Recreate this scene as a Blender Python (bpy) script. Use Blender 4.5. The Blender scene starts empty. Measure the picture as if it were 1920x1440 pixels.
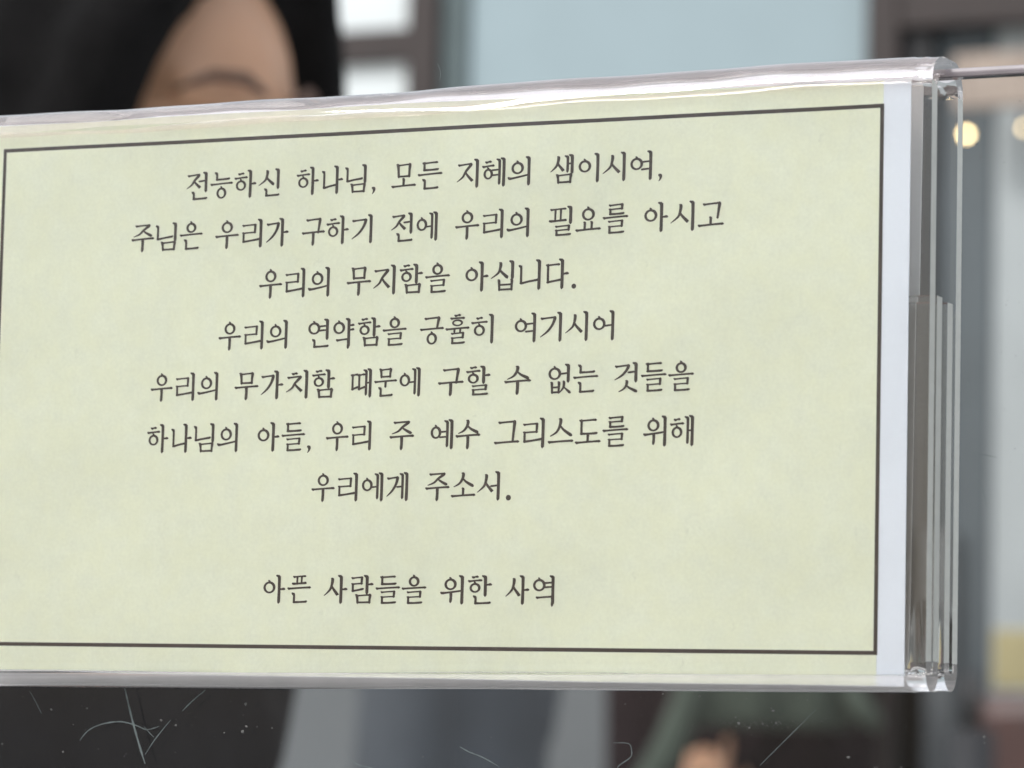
import bpy, bmesh, math, random
from mathutils import Vector, Matrix
from math import sin, cos, pi, radians as rad
random.seed(7)
S = bpy.context.scene
COL = S.collection

# ------------------------------------------------------------------ camera
ZC = 1.23                      # height of the middle of the printed card
YAW, PIT, ROL = 0.4214, -0.0977, 0.0225
T = Vector((-0.0174077, 0.00066480, 0.6817202))
FPX = 7000.0
def rotm():
    A = Matrix(((1,0,0),(0,0,-1),(0,1,0)))
    Ry = Matrix(((cos(YAW),0,sin(YAW)),(0,1,0),(-sin(YAW),0,cos(YAW))))
    Rp = Matrix(((1,0,0),(0,cos(PIT),-sin(PIT)),(0,sin(PIT),cos(PIT))))
    Rr = Matrix(((cos(ROL),-sin(ROL),0),(sin(ROL),cos(ROL),0),(0,0,1)))
    return Rr @ Rp @ Ry @ A
RC = rotm()
CAM = -(RC.transposed() @ T) + Vector((0,0,ZC))
def ray(px, py):
    return RC.transposed() @ Vector(((px-960)/FPX, (py-720)/FPX, 1.0))
def onY(px, py, Y):            # point of a pixel on the vertical plane y = Y
    d = ray(px, py); return CAM + d*((Y-CAM.y)/d.y)
def atZ(px, py, Z):            # point of a pixel at distance Z
    return CAM + ray(px, py)*Z
cd = bpy.data.cameras.new('camera'); co = bpy.data.objects.new('camera', cd); COL.objects.link(co)
M3 = RC.transposed() @ Matrix(((1,0,0),(0,-1,0),(0,0,-1)))
co.matrix_world = Matrix.Translation(CAM) @ M3.to_4x4()
cd.sensor_width = 36; cd.lens = FPX/1920*36
cd.clip_start = 0.02; cd.clip_end = 3000
cd.dof.use_dof = True; cd.dof.focus_distance = 0.679; cd.dof.aperture_fstop = 26
S.camera = co
# ------------------------------------------------------------------ world, sun, exposure
SUN_EL, SUN_AZ = rad(42), rad(209)       # high hazy sun over the photographer's shoulder
w = bpy.data.worlds.new('World'); S.world = w; w.use_nodes = True
nt = w.node_tree; bg = nt.nodes['Background']
sky = nt.nodes.new('ShaderNodeTexSky'); sky.sky_type = 'NISHITA'; sky.sun_disc = False
sky.sun_elevation = SUN_EL; sky.sun_rotation = SUN_AZ
sky.air_density = 1.6; sky.dust_density = 2.5; sky.ozone_density = 1.0
# even cloud cover: most of the sky's light comes through grey white cloud
# (standard overcast dome: the zenith three times as bright as the horizon)
tcw = nt.nodes.new('ShaderNodeTexCoord'); sx_ = nt.nodes.new('ShaderNodeSeparateXYZ'); nt.links.new(tcw.outputs['Generated'], sx_.inputs[0])
bw = nt.nodes.new('ShaderNodeMapRange'); bw.inputs[1].default_value = 0; bw.inputs[2].default_value = 1; bw.inputs[3].default_value = 2.7; bw.inputs[4].default_value = 8.1
nt.links.new(sx_.outputs['Z'], bw.inputs[0])
cl_ = nt.nodes.new('ShaderNodeTexNoise'); cl_.inputs['Scale'].default_value = 1.6; cl_.inputs['Detail'].default_value = 5
cm = nt.nodes.new('ShaderNodeMapRange'); cm.inputs[1].default_value = .3; cm.inputs[2].default_value = .7; cm.inputs[3].default_value = .7; cm.inputs[4].default_value = 1.3
nt.links.new(cl_.outputs[0], cm.inputs[0])
ml = nt.nodes.new('ShaderNodeMath'); ml.operation = 'MULTIPLY'; nt.links.new(bw.outputs[0], ml.inputs[0]); nt.links.new(cm.outputs[0], ml.inputs[1])
sc_ = nt.nodes.new('ShaderNodeVectorMath'); sc_.operation = 'SCALE'; sc_.inputs[0].default_value = (.93, .985, 1.06); nt.links.new(ml.outputs[0], sc_.inputs['Scale'])
mxs = nt.nodes.new('ShaderNodeMix'); mxs.data_type = 'RGBA'; mxs.inputs[0].default_value = .8
nt.links.new(sky.outputs[0], mxs.inputs[6]); nt.links.new(sc_.outputs[0], mxs.inputs[7]); nt.links.new(mxs.outputs[2], bg.inputs[0])
bg.inputs[1].default_value = 0.11
sd = bpy.data.lights.new('sun', 'SUN'); so = bpy.data.objects.new('sun', sd); COL.objects.link(so)
sd.energy = 1.15; sd.angle = rad(12); sd.color = (1.0, 0.985, 0.965)
v = Vector((sin(SUN_AZ)*cos(SUN_EL), cos(SUN_AZ)*cos(SUN_EL), sin(SUN_EL)))
so.rotation_euler = v.to_track_quat('Z', 'Y').to_euler(); so.location = (0, -3, 6)
S.view_settings.view_transform = 'Standard'; S.view_settings.look = 'None'
S.view_settings.exposure = 1.0; S.view_settings.gamma = 1
cy = S.cycles
cy.caustics_refractive = True; cy.caustics_reflective = True; cy.blur_glossy = 0.5
cy.max_bounces = 24; cy.transmission_bounces = 20; cy.transparent_max_bounces = 20; cy.glossy_bounces = 8
cy.sample_clamp_indirect = 8
try:
    cy.use_denoising = True; cy.denoiser = 'OPENIMAGEDENOISE'
except Exception: pass

# ------------------------------------------------------------------ materials
def mat(name, col, rough=0.6, noise=0.0, scale=40, bump=0.0, **kw):
    m = bpy.data.materials.new(name); m.use_nodes = True
    n = m.node_tree.nodes; l = m.node_tree.links; p = n['Principled BSDF']
    p.inputs['Base Color'].default_value = (*col, 1); p.inputs['Roughness'].default_value = rough
    for k, val in kw.items(): p.inputs[k.replace('_', ' ')].default_value = val
    if noise or bump:
        tc = n.new('ShaderNodeTexCoord'); nz = n.new('ShaderNodeTexNoise')
        nz.inputs['Scale'].default_value = scale; nz.inputs['Detail'].default_value = 6
        l.new(tc.outputs['Object'], nz.inputs['Vector'])
        if noise:
            cr = n.new('ShaderNodeMapRange')
            cr.inputs[1].default_value = 0.3; cr.inputs[2].default_value = 0.7
            cr.inputs[3].default_value = 1-noise; cr.inputs[4].default_value = 1+noise
            mx = n.new('ShaderNodeVectorMath'); mx.operation = 'SCALE'; mx.inputs[0].default_value = col
            l.new(nz.outputs[0], cr.inputs[0]); l.new(cr.outputs[0], mx.inputs['Scale'])
            l.new(mx.outputs[0], p.inputs['Base Color'])
        if bump:
            b = n.new('ShaderNodeBump'); b.inputs['Strength'].default_value = bump; b.inputs['Distance'].default_value = 0.002
            l.new(nz.outputs[0], b.inputs['Height']); l.new(b.outputs[0], p.inputs['Normal'])
    return m
def paper_mat(name, col, amp):
    m = bpy.data.materials.new(name); m.use_nodes = True
    n = m.node_tree.nodes; l = m.node_tree.links; p = n['Principled BSDF']
    p.inputs['Roughness'].default_value = 0.75; p.inputs['Specular IOR Level'].default_value = 0.25
    tc = n.new('ShaderNodeTexCoord')
    a = n.new('ShaderNodeTexNoise'); a.inputs['Scale'].default_value = 260; a.inputs['Detail'].default_value = 8; a.inputs['Roughness'].default_value = 0.7
    b = n.new('ShaderNodeTexNoise'); b.inputs['Scale'].default_value = 1500; b.inputs['Detail'].default_value = 3
    c = n.new('ShaderNodeTexVoronoi'); c.inputs['Scale'].default_value = 190     # scattered fibre flecks
    mp = n.new('ShaderNodeMapping'); mp.inputs['Scale'].default_value = (1, 1, 0.35); mp.inputs['Rotation'].default_value = (0, 0.7, 0)
    nw = n.new('ShaderNodeTexNoise'); nw.inputs['Scale'].default_value = 600
    ad = n.new('ShaderNodeVectorMath'); ad.operation = 'MULTIPLY_ADD'; ad.inputs[1].default_value = (.004,.004,.004)
    l.new(tc.outputs['Object'], nw.inputs['Vector']); l.new(nw.outputs[1], ad.inputs[0]); l.new(tc.outputs['Object'], ad.inputs[2])
    l.new(ad.outputs[0], mp.inputs['Vector']); l.new(mp.outputs[0], c.inputs['Vector'])
    for q in (a, b): l.new(tc.outputs['Object'], q.inputs['Vector'])
    def rng(src, lo, hi, o0, o1):
        r = n.new('ShaderNodeMapRange'); r.inputs[1].default_value = lo; r.inputs[2].default_value = hi
        r.inputs[3].default_value = o0; r.inputs[4].default_value = o1; l.new(src, r.inputs[0]); return r.outputs[0]
    def mul(x, y):
        k = n.new('ShaderNodeMath'); k.operation = 'MULTIPLY'; l.new(x, k.inputs[0]); l.new(y, k.inputs[1]); return k.outputs[0]
    f = mul(mul(rng(a.outputs[0], .3, .7, 1-amp, 1+amp), rng(b.outputs[0], .3, .7, 1-amp*.8, 1+amp*.8)),
            rng(c.outputs['Distance'], .02, .09, 1-amp*2.2, 1.0))
    k = n.new('ShaderNodeVectorMath'); k.operation = 'SCALE'; k.inputs[0].default_value = col
    l.new(f, k.inputs['Scale'])
    hs = n.new('ShaderNodeTexNoise'); hs.inputs['Scale'].default_value = 180; l.new(tc.outputs['Object'], hs.inputs['Vector'])
    mxc = n.new('ShaderNodeMix'); mxc.data_type = 'RGBA'; l.new(rng(hs.outputs[0], .35, .65, 0, .25 if amp > .015 else .0), mxc.inputs[0])
    l.new(k.outputs[0], mxc.inputs[6]); mxc.inputs[7].default_value = (col[0]*1.05, col[1]*1.02, col[2]*.86, 1)
    l.new(mxc.outputs[2], p.inputs['Base Color'])
    bp = n.new('ShaderNodeBump'); bp.inputs['Strength'].default_value = .25; bp.inputs['Distance'].default_value = .0001
    l.new(b.outputs[0], bp.inputs['Height'])
    wv = n.new('ShaderNodeTexNoise'); wv.inputs['Scale'].default_value = 16; wv.inputs['Detail'].default_value = 2; l.new(tc.outputs['Object'], wv.inputs['Vector'])
    b2 = n.new('ShaderNodeBump'); b2.inputs['Strength'].default_value = .5; b2.inputs['Distance'].default_value = .012
    l.new(wv.outputs[0], b2.inputs['Height']); l.new(bp.outputs[0], b2.inputs['Normal']); l.new(b2.outputs[0], p.inputs['Normal'])
    return m
def glass_mat(name, col=(1,1,1), rough=0.0, ior=1.49):
    return mat(name, col, rough, Transmission_Weight=1.0, IOR=ior)
GREEN = paper_mat('pale_green_print', (0.79, 0.825, 0.655), .036)
WHITE = paper_mat('white_paper', (0.81, 0.86, 0.935), .010)
GREYP = paper_mat('paper_reverse', (0.90, 0.885, 0.86), .01)
INK = mat('brown_black_ink', (0.026, 0.013, 0.010), .7, .25, 900)
ACR = glass_mat('clear_acrylic', (.985, .98, .975), 0, 1.40)
EDGE = mat('frosted_acrylic_edge', (.57,.57,.52), .5, .06, 400, Transmission_Weight=.25)
ACR2 = mat('acrylic_bend_painted_sheen', (.95,.875,.845), .04, .06, 150, Transmission_Weight=.86, IOR=1.49)  # warm milky tint stands in for bright glints along the top bend
ACR3 = mat('acrylic_fold_painted_sheen', (.90,.865,.86), .06, .06, 150, Transmission_Weight=.70, IOR=1.49)  # pale milky colour stands in for light caught in the bottom fold
EDGE2 = mat('polished_panel_edge', (.38,.33,.345), .35, .08, 300, Transmission_Weight=.4)
PANEL = glass_mat('clear_panel', (.985, .988, .99), 0, 1.27)
SCR = mat('scratch_dust', (.085,.105,.105), .6, .3, 700)
SPEC = mat('dust_speck', (.10,.098,.095), .7, .3, 900)

# ------------------------------------------------------------------ helpers
def props(o, label=None, cat=None, group=None, kind=None):
    if label: o['label'] = label
    if cat: o['category'] = cat
    if group: o['group'] = group
    if kind: o['kind'] = kind
    return o
def link(name, me, m, parent=None, smooth=False):
    o = bpy.data.objects.new(name, me); COL.objects.link(o)
    for x in (m if isinstance(m, (list, tuple)) else [m]): me.materials.append(x)
    if smooth: me.polygons.foreach_set('use_smooth', [True]*len(me.polygons))
    if parent: o.parent = parent
    return o
def pyd(name, vs, fs, m, parent=None, smooth=False):
    me = bpy.data.meshes.new(name); me.from_pydata([tuple(q) for q in vs], [], fs); me.update()
    return link(name, me, m, parent, smooth)
def box(name, a, b, m, parent=None, bev=0.0):
    x0,x1 = sorted((a[0],b[0])); y0,y1 = sorted((a[1],b[1])); z0,z1 = sorted((a[2],b[2]))
    bm = bmesh.new(); bmesh.ops.create_cube(bm, size=1)
    for q in bm.verts: q.co = Vector(((x0+x1)/2+q.co.x*(x1-x0), (y0+y1)/2+q.co.y*(y1-y0), (z0+z1)/2+q.co.z*(z1-z0)))
    if bev: bmesh.ops.bevel(bm, geom=bm.edges[:], offset=bev, segments=2, affect='EDGES', profile=.5)
    me = bpy.data.meshes.new(name); bm.to_mesh(me); bm.free()
    return link(name, me, m, parent)
def empty(name, loc, rz=0, **k):
    o = bpy.data.objects.new(name, None); COL.objects.link(o); o.location = loc; o.rotation_euler = (0,0,rz)
    o.empty_display_size = .1
    return props(o, **k)

# ------------------------------------------------------------------ ground and building behind
GRD = mat('pale_paving', (.42,.41,.39), .85, .12, 3, .2)
me = pyd('ground', [(-80,-80,0),(80,-80,0),(80,80,0),(-80,80,0)], [(0,1,2,3)], GRD); props(me, kind='structure')
YW = atZ(1200, 400, 7.0).y                 # face of the building's wall
def X(px, py=80, Y=None): return onY(px, py, YW if Y is None else Y).x
def Zp(py, px=700, Y=None): return onY(px, py, YW if Y is None else Y).z
WALL = mat('pale_blue_wall_paint', (.30,.375,.40), .7, .03, 6)
LOWER = mat('grey_lower_wall', (.115,.125,.13), .7, .06, 5)  # darker grey lower part of the wall
FRM = mat('dark_brown_frame', (.032,.022,.020), .5, .15, 30)
FRM2 = mat('black_frame', (.012,.012,.014), .5)
TRIM = mat('grey_green_trim', (.085,.115,.118), .6, .1, 20)
PANE = mat('white_window_pane', (.72,.76,.76), .25, .02, 8)  # plain opaque white panes
xW0, xW1 = X(832), X(880); xD0 = X(1640)
LOWER_TOP = Zp(1000, 1000)
wall = box('wall', (xW1, YW, LOWER_TOP), (xD0, YW+.2, 3.2), WALL); props(wall, kind='structure')
lower_wall = box('wall_lower', (X(-900), YW-.02, 0), (X(1790,1380), YW+.2, LOWER_TOP), LOWER); props(lower_wall, kind='structure')
wl = box('wall_above', (X(-900), YW, 3.2), (xD0+2.2, YW+.2, 3.9), WALL); props(wl, kind='structure')
trim = box('wall_trim', (xW0, YW-.012, LOWER_TOP), (xW1, YW+.2, 3.2), TRIM); props(trim, kind='structure')
win = empty('window', (X(300), YW, LOWER_TOP), label='dark brown framed window with white panes beside the pale blue wall', cat='window')
def wbox(name, pxa, pxb, za, zb, y0, y1, m, par):
    o = box(name, (X(pxa), y0, za), (X(pxb), y1, zb), m, par, .003)
    o.data.transform(Matrix.Translation(-par.location)); return o
zt = 3.2; rails = [(60,120), (480,540), (900,960)]
st = [(775,832), (240,300), (-300,-240), (-900,-840)]
for a, b in st: wbox('stile', a, b, LOWER_TOP, zt, YW-.03, YW+.04, FRM, win)
for i in range(3):
    a, b = st[i+1][1], st[i][0]
    rows = [(Zp(y1_,a+200), Zp(y0_,a+200)) for y0_, y1_ in rails]
    # the rail seen in the photograph runs level, its height taken where it is seen
    rows = [(Zp(y1_,700), Zp(y0_,700)) for y0_, y1_ in rails]
    tops = [zt-.06] + [r[0] for r in rows]
    for r0, r1 in rows: wbox('rail', a, b, max(r0,LOWER_TOP), r1, YW-.026, YW+.036, FRM, win)
    wbox('rail', a, b, zt-.06, zt, YW-.026, YW+.036, FRM, win)
    up = zt-.06
    for r0, r1 in rows:
        wbox('pane', a, b, r1, up, YW+.0, YW+.008, PANE, win); up = r0
# doorway at the right
door = empty('glazed_door', (xD0, YW, 0), label='dark framed glass door at the right edge of the pale blue wall', cat='door')
def dbox(name, x0, x1, z0, z1, y0, y1, m, bev=.003):
    o = box(name, (x0,y0,z0), (x1,y1,z1), m, door, bev); o.data.transform(Matrix.Translation(-door.location)); return o
xj = X(1700); xk = X(1755); xc = X(1856, 500); xE = xc+1.6
zh = Zp(52, 1840)
dbox('door_jamb', xD0, xj, 0, 3.2, YW-.05, YW+.1, FRM)
dbox('door_stile', xj, xk, LOWER_TOP*0, Zp(8,1730), YW-.02, YW+.05, FRM2)
dbox('door_head', xj, xE, zh, 3.2, YW-.045, YW+.1, FRM)
dbox('door_panel', xk, xc, 0, zh, YW+.01, YW+.05, mat('slate_grey_door_paint', (.075,.092,.102), .45, .12, 4))
dbox('door_stile', xE, xE+.07, 0, 3.2, YW-.05, YW+.1, FRM)
GL = dbox('door_pane', xc, xE, 0.02, zh, YW+.02, YW+.026, mat('pale_door_pane', (.40,.43,.435), .25, .12, 2.5), 0)  # opaque pale pane put in place of the dim room, to look brighter
band = box('peach_band', (X(1785,150,YW-.12), YW-.12, Zp(200,1860,YW-.12)), (xE+.05, YW-.09, Zp(98,1860,YW-.12)), mat('peach_tone', (.34,.27,.22), .5, .1, 12), None, .004)  # plain peach coloured bar across the door
props(band, 'peach coloured band across the glass door just above the warm lamps', 'rail')

def lamp(px, py, label, rb=.0045, em=9):
    p = atZ(px, py, 5.2)
    o = empty('pendant_lamp', p, label=label, cat='lamp', group='warm lamps beside the glass door')
    bm = bmesh.new(); bmesh.ops.create_uvsphere(bm, u_segments=24, v_segments=14, radius=rb)
    me = bpy.data.meshes.new('bulb'); bm.to_mesh(me); bm.free()
    m = bpy.data.materials.new('lit_bulb'); m.use_nodes = True
    q = m.node_tree.nodes['Principled BSDF']; q.inputs['Base Color'].default_value = (1,.8,.5,1)
    q.inputs['Emission Color'].default_value = (1,.74,.36,1); q.inputs['Emission Strength'].default_value = em
    link('bulb', me, m, o, True)
    bm = bmesh.new(); bmesh.ops.create_cone(bm, cap_ends=True, segments=16, radius1=.006, radius2=.004, depth=.016, matrix=Matrix.Translation((0,0,.014)))
    me = bpy.data.meshes.new('socket'); bm.to_mesh(me); bm.free(); link('socket', me, FRM, o)
    bm = bmesh.new(); bmesh.ops.create_cone(bm, cap_ends=True, segments=8, radius1=.0008, radius2=.0008, depth=2.6-p.z, matrix=Matrix.Translation((0,0,.02+(2.6-p.z)/2)))
    me = bpy.data.meshes.new('cord'); bm.to_mesh(me); bm.free(); link('cord', me, FRM, o)
lamp(1812, 252, 'small round warm yellow lamp just right of the holder edge')
lamp(1921, 240, 'small warm lamp at the right border of the photo', .004, 3.5)
yb = empty('notice_board', (X(1860,1230,YW-.3), YW-.3, 0), label='yellow board standing above the reddish brown seat at lower right', cat='board')
YY = YW-.3
o = box('board_panel', (0, 0, Zp(1292,1890,YY)), (.75, .03, Zp(1180,1890,YY)), mat('yellow_board', (.36,.31,.16), .6, .08, 10), yb, .006)
for xx in (.08, .62): box('leg', (xx, .032, 0), (xx+.03, .055, Zp(1200,1890,YY)), FRM2, yb, .003)
sf = empty('padded_bench', (X(1812,1400,YW-.7), YW-.7, 0), label='reddish brown padded seat back below the yellow board', cat='bench')
Y2 = YW-.7; RED = mat('red_brown_leather', (.052,.019,.015), .5, .25, 14, .3)
zt2 = Zp(1300,1880,Y2)
box('backrest', (0, 0, zt2-.5), (.5, .12, zt2), RED, sf, .035)
box('backrest', (.505, 0, zt2-.5), (1.0, .12, zt2), RED, sf, .035)
box('seat', (0, -.5, zt2-.72), (1.0, .1, zt2-.52), RED, sf, .04)
for xx in (.03,.92):
    for yy in (-.46,.03): box('leg', (xx,yy,0), (xx+.05,yy+.05,zt2-.715), FRM2, sf, .004)
# dark shape in front of the seat: a rolled umbrella leaning there
ub = empty('rolled_umbrella', atZ(1822,1440,5.4)*1.0, label='black rolled umbrella leaning against the reddish brown seat', cat='umbrella')
ub.location.z = 0
tz = atZ(1832,1262,5.4).z
bm = bmesh.new(); bmesh.ops.create_cone(bm, cap_ends=True, segments=20, radius1=.012, radius2=.034, depth=tz-.08, matrix=Matrix.Translation((0,0,(tz-.08)/2)))
me = bpy.data.meshes.new('canopy'); bm.to_mesh(me); bm.free(); link('canopy', me, mat('black_nylon', (.012,.013,.016), .6), ub, True)
bm = bmesh.new(); bmesh.ops.create_cone(bm, cap_ends=True, segments=16, radius1=.013, radius2=.015, depth=.08, matrix=Matrix.Translation((0,0,tz-.04)))
me = bpy.data.meshes.new('handle'); bm.to_mesh(me); bm.free(); link('handle', me, FRM2, ub, True)

# ------------------------------------------------------------------ people
def tube(bm, pts, rs, seg=14, flat=1.0):
    for i in range(len(pts)-1):
        a, b = Vector(pts[i]), Vector(pts[i+1]); d = b-a
        Mx = Matrix.Translation((a+b)/2) @ d.to_track_quat('Z','Y').to_matrix().to_4x4()
        bmesh.ops.create_cone(bm, cap_ends=True, segments=seg, radius1=rs[i], radius2=rs[i+1], depth=d.length, matrix=Mx)
    for q, r in zip(pts, rs):
        bmesh.ops.create_uvsphere(bm, u_segments=seg, v_segments=8, radius=r, matrix=Matrix.Translation(q))
def ell(bm, c, r, rot=None):
    Mx = Matrix.Translation(c) @ (rot or Matrix()) @ Matrix.Diagonal((*r,1))
    bmesh.ops.create_uvsphere(bm, u_segments=24, v_segments=16, radius=1, matrix=Mx)
def loft(bm, rings, seg=28):
    prev = None
    for (cx, cyy, z, rx, ry) in rings:
        cur = [bm.verts.new((cx+rx*cos(2*pi*k/seg), cyy+ry*sin(2*pi*k/seg), z)) for k in range(seg)]
        if prev:
            for k in range(seg): bm.faces.new((prev[k],prev[(k+1)%seg],cur[(k+1)%seg],cur[k]))
        else: bm.faces.new(cur[::-1])
        prev = cur
    bm.faces.new(prev)
def skin(name, bm, m, parent, vox=.008, it=4):
    me = bpy.data.meshes.new(name); bm.to_mesh(me); bm.free()
    o = link(name, me, m, parent)
    r = o.modifiers.new('r', 'REMESH'); r.mode = 'VOXEL'; r.voxel_size = vox; r.use_smooth_shade = True
    s = o.modifiers.new('s', 'SMOOTH'); s.iterations = it; s.factor = .5
    return o
SKIN = mat('skin', (.47,.265,.16), .5, .04, 30, Subsurface_Weight=.1)
HAIR = mat('black_hair', (.0055,.005,.005), .95, .3, 60, Specular_IOR_Level=.15)
def hand(bm, w_, d, up, side, s=1.0, curl=.35, curls=None):
    """palm and five fingers; w_ wrist, d along the fingers, up = back-of-hand normal, side = thumb side"""
    w_, d, up, side = Vector(w_), Vector(d).normalized(), Vector(up).normalized(), Vector(side).normalized()
    for k in (-.026,-.009,.009,.026):
        tube(bm, [w_+side*k*.6*s, w_+d*.085*s+side*k*s], [.015*s,.013*s])
    for fi, (k, L) in enumerate(zip((.029,.0105,-.0085,-.027), (.07,.078,.072,.056))):
        if curls: curl = curls[fi]
        p = w_+d*.085*s+side*k*s; dd = d.copy(); pts=[p]; 
        for j, fr in enumerate((.45,.3,.25)):
            dd = (dd - up*curl*(j+.6)*.6).normalized(); p = p+dd*L*fr*s; pts.append(p)
        tube(bm, pts, [.0092*s,.0085*s,.0078*s,.0068*s], 10)
    b = w_+d*.025*s+side*.022*s; p1 = b+(d*.55+side*.8).normalized()*.04*s; p2 = p1+(d*.9+side*.35-up*.2).normalized()*.03*s; p3 = p2+(d-up*.3).normalized()*.024*s
    tube(bm, [b,p1,p2,p3], [.015*s,.0115*s,.0095*s,.008*s], 10)
def person(loc, rz, label, coat, trousers, h=1.62, arms='down', long_hair=True, group=None, head_rz=0, lean=0.0):
    k = h/1.62
    R0 = empty('person', loc, rz, label=label, cat='person', group=group)
    eye = 1.50*k; HR = Matrix.Rotation(head_rz, 4, 'Z')
    def hr(p): return HR @ Vector(p) + Vector((0,-lean,0))
    bm = bmesh.new()
    # trunk, neck and skull as one tapering loft
    loft(bm, [(0,0,.80*k,.14,.10),(0,0,.95*k,.155,.105),(0,0,1.05*k,.125,.09),(0,-.005,1.18*k,.145,.10),(0,0,1.29*k,.16,.095),(0,.005,1.345*k,.11,.07),(0,.008-lean*.5,1.365*k,.055,.055),(0,.005-lean,1.42*k,.052,.056)])
    z0 = eye
    ell(bm, hr((0,.012,z0+.03)), (.074,.092,.092), HR)
    ell(bm, hr((0,-.018,z0-.035)), (.060,.070,.078), HR)
    ell(bm, hr((0,-.030,z0-.085)), (.038,.045,.032), HR)
    tube(bm, [hr((0,-.088,z0+.005)), hr((0,-.104,z0-.032)), hr((0,-.090,z0-.042))], [.007,.011,.012], 10)
    for sx in (-1,1):
        ell(bm, hr((sx*.076,.012,z0-.012)), (.009,.018,.030), HR)
        ell(bm, hr((sx*.030,-.062,z0+.020)), (.026,.012,.009), HR)
    tube(bm, [hr((-.02,-.083,z0-.066)), hr((0,-.089,z0-.066)), hr((.02,-.083,z0-.066))], [.005,.0075,.005], 8)
    hip = .86*k
    for sx in (-1,1):
        tube(bm, [(sx*.085,0,hip),(sx*.085,-.01,.47*k),(sx*.085,.01,.09*k)], [.085,.055,.038])
        tube(bm, [(sx*.085,.02,.045),(sx*.09,-.12,.03)], [.038,.028])
    Sh = 1.315*k
    if arms == 'down':
        A = [[(sx*.17,0,Sh),(sx*.21,.01,1.05*k),(sx*.20,-.05,.82*k)] for sx in (-1,1)]
        dirs = [((0,-.15,-1),(sx,0,0),(0,-1,0)) for sx in (-1,1)]
    else:                       # both forearms raised in front of the chest
        A = [[(-.17,0,Sh),(-.175,-.03,1.06*k),(-.085,-.27,1.055*k)], [(.17,0,Sh),(.165,-.02,1.10*k),(.11,-.10,1.24*k)]]
        dirs = [((.10,-.05,1),(0,-1,.0),(.95,.1,-.1)), ((-.25,-.1,1),(0,-1,0),(-.95,0,-.1))]
    for pts, (d, up, side) in zip(A, dirs):
        tube(bm, pts, [.05,.04,.026])
        hand(bm, pts[2], d, up, side, 1.0, .4, (.05,1.5,1.3,1.2) if arms == 'front' else None)
    skin('body', bm, SKIN, R0, .006, 3)
    # coat: trunk, skirt and sleeves
    bm = bmesh.new()
    loft(bm, [(0,0,.70*k,.20,.15),(0,0,.95*k,.185,.135),(0,0,1.06*k,.165,.125),(0,-.005,1.2*k,.178,.13),(0,0,1.30*k,.185,.115),(0,.005,1.355*k,.12,.085),(0,.008,1.385*k,.075,.075)])
    for pts in A:
        w0 = Vector(pts[2])*.93+Vector(pts[1])*.07
        tube(bm, [pts[0],pts[1],tuple(w0)], [.068,.058,.044])
    tube(bm, [(0,-.132,.75*k),(0,-.13,1.0*k),(0,-.125,1.3*k)], [.010,.009,.008], 8)
    tube(bm, [(-.07,-.075,1.37*k),(-.045,-.13,1.27*k),(0,-.14,1.17*k)], [.02,.022,.012], 8)
    tube(bm, [(.07,-.075,1.37*k),(.045,-.13,1.27*k),(0,-.14,1.17*k)], [.02,.022,.012], 8)
    skin('coat', bm, coat, R0, .009, 4)
    bm = bmesh.new()
    for sx in (-1,1):
        tube(bm, [(sx*.085,0,hip),(sx*.087,-.01,.47*k),(sx*.087,.01,.10*k)], [.098,.075,.060])
    skin('trousers', bm, trousers, R0, .010, 3)
    bm = bmesh.new()
    for sx in (-1,1): tube(bm, [(sx*.085,.03,.045),(sx*.09,-.06,.042),(sx*.092,-.14,.032)], [.045,.042,.032])
    skin('shoes', bm, FRM2, R0, .008, 2)
    bm = bmesh.new()
    ell(bm, hr((0,.032,z0+.060)), (.092,.098,.088), HR)
    ell(bm, hr((0,.065,z0-.01)), (.088,.066,.10), HR)
    if long_hair:
        # curtains parted over the forehead
        for sx in (-1,1):
            fx = .0 if sx > 0 else -.012; q_ = .74 if sx > 0 else 1.0
            tube(bm, [hr((sx*.012+.02,-.055,z0+.135)), hr((sx*.048+fx,-.066,z0+.095)), hr((sx*.080+fx*.6,-.048,z0+.04)), hr((sx*.094,-.01,z0-.05)), hr((sx*.095,.01,z0-.16)), hr((sx*.09,.0,z0-.28))],
                 [.020*q_,.024*q_,.026*q_,.028*q_,.030*q_,.020*q_])
            tube(bm, [hr((sx*.05,.0,z0+.11)), hr((sx*.085,.01,z0+.04)), hr((sx*.10,.03,z0-.06)), hr((sx*.09,.05,z0-.22))], [.04*q_,.035*q_,.035*q_,.03*q_])
        tube(bm, [hr((0,.09,z0)), hr((0,.09,z0-.26))], [.07,.05])
    skin('hair', bm, HAIR, R0, .008, 4)
    EB = mat('eyebrow_hair', (.115,.066,.046), .8)
    for sx in (-1,1):
        bm = bmesh.new(); pts = [hr((sx*x_, y_, z0+z_)) for x_,y_,z_ in ((.012,-.087,.021),(.026,-.086,.027),(.042,-.077,.027),(.054,-.063,.019))]
        tube(bm, pts, [.0022,.0034,.0028,.0012], 8); me = bpy.data.meshes.new('eyebrow'); bm.to_mesh(me); bm.free(); link('eyebrow', me, EB, R0, True)
        bm = bmesh.new(); ell(bm, hr((sx*.031,-.072,z0)), (.013,.011,.008), HR); me = bpy.data.meshes.new('eye'); bm.to_mesh(me); bm.free(); link('eye', me, mat('eye', (.16,.10,.08), .2), R0, True)
    bm = bmesh.new(); tube(bm, [hr((-.02,-.087,z0-.066)), hr((0,-.094,z0-.065)), hr((.02,-.087,z0-.066))], [.003,.005,.003], 8)
    me = bpy.data.meshes.new('mouth'); bm.to_mesh(me); bm.free(); link('mouth', me, mat('lips', (.42,.16,.13), .4), R0, True)
    return R0
BLK = mat('black_wool_coat', (.008,.008,.0095), .95, .3, 40, .3, Specular_IOR_Level=.1)
BLK2 = mat('black_brown_coat', (.013,.008,.0095), .95, .3, 40, .3, Specular_IOR_Level=.1)
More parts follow.
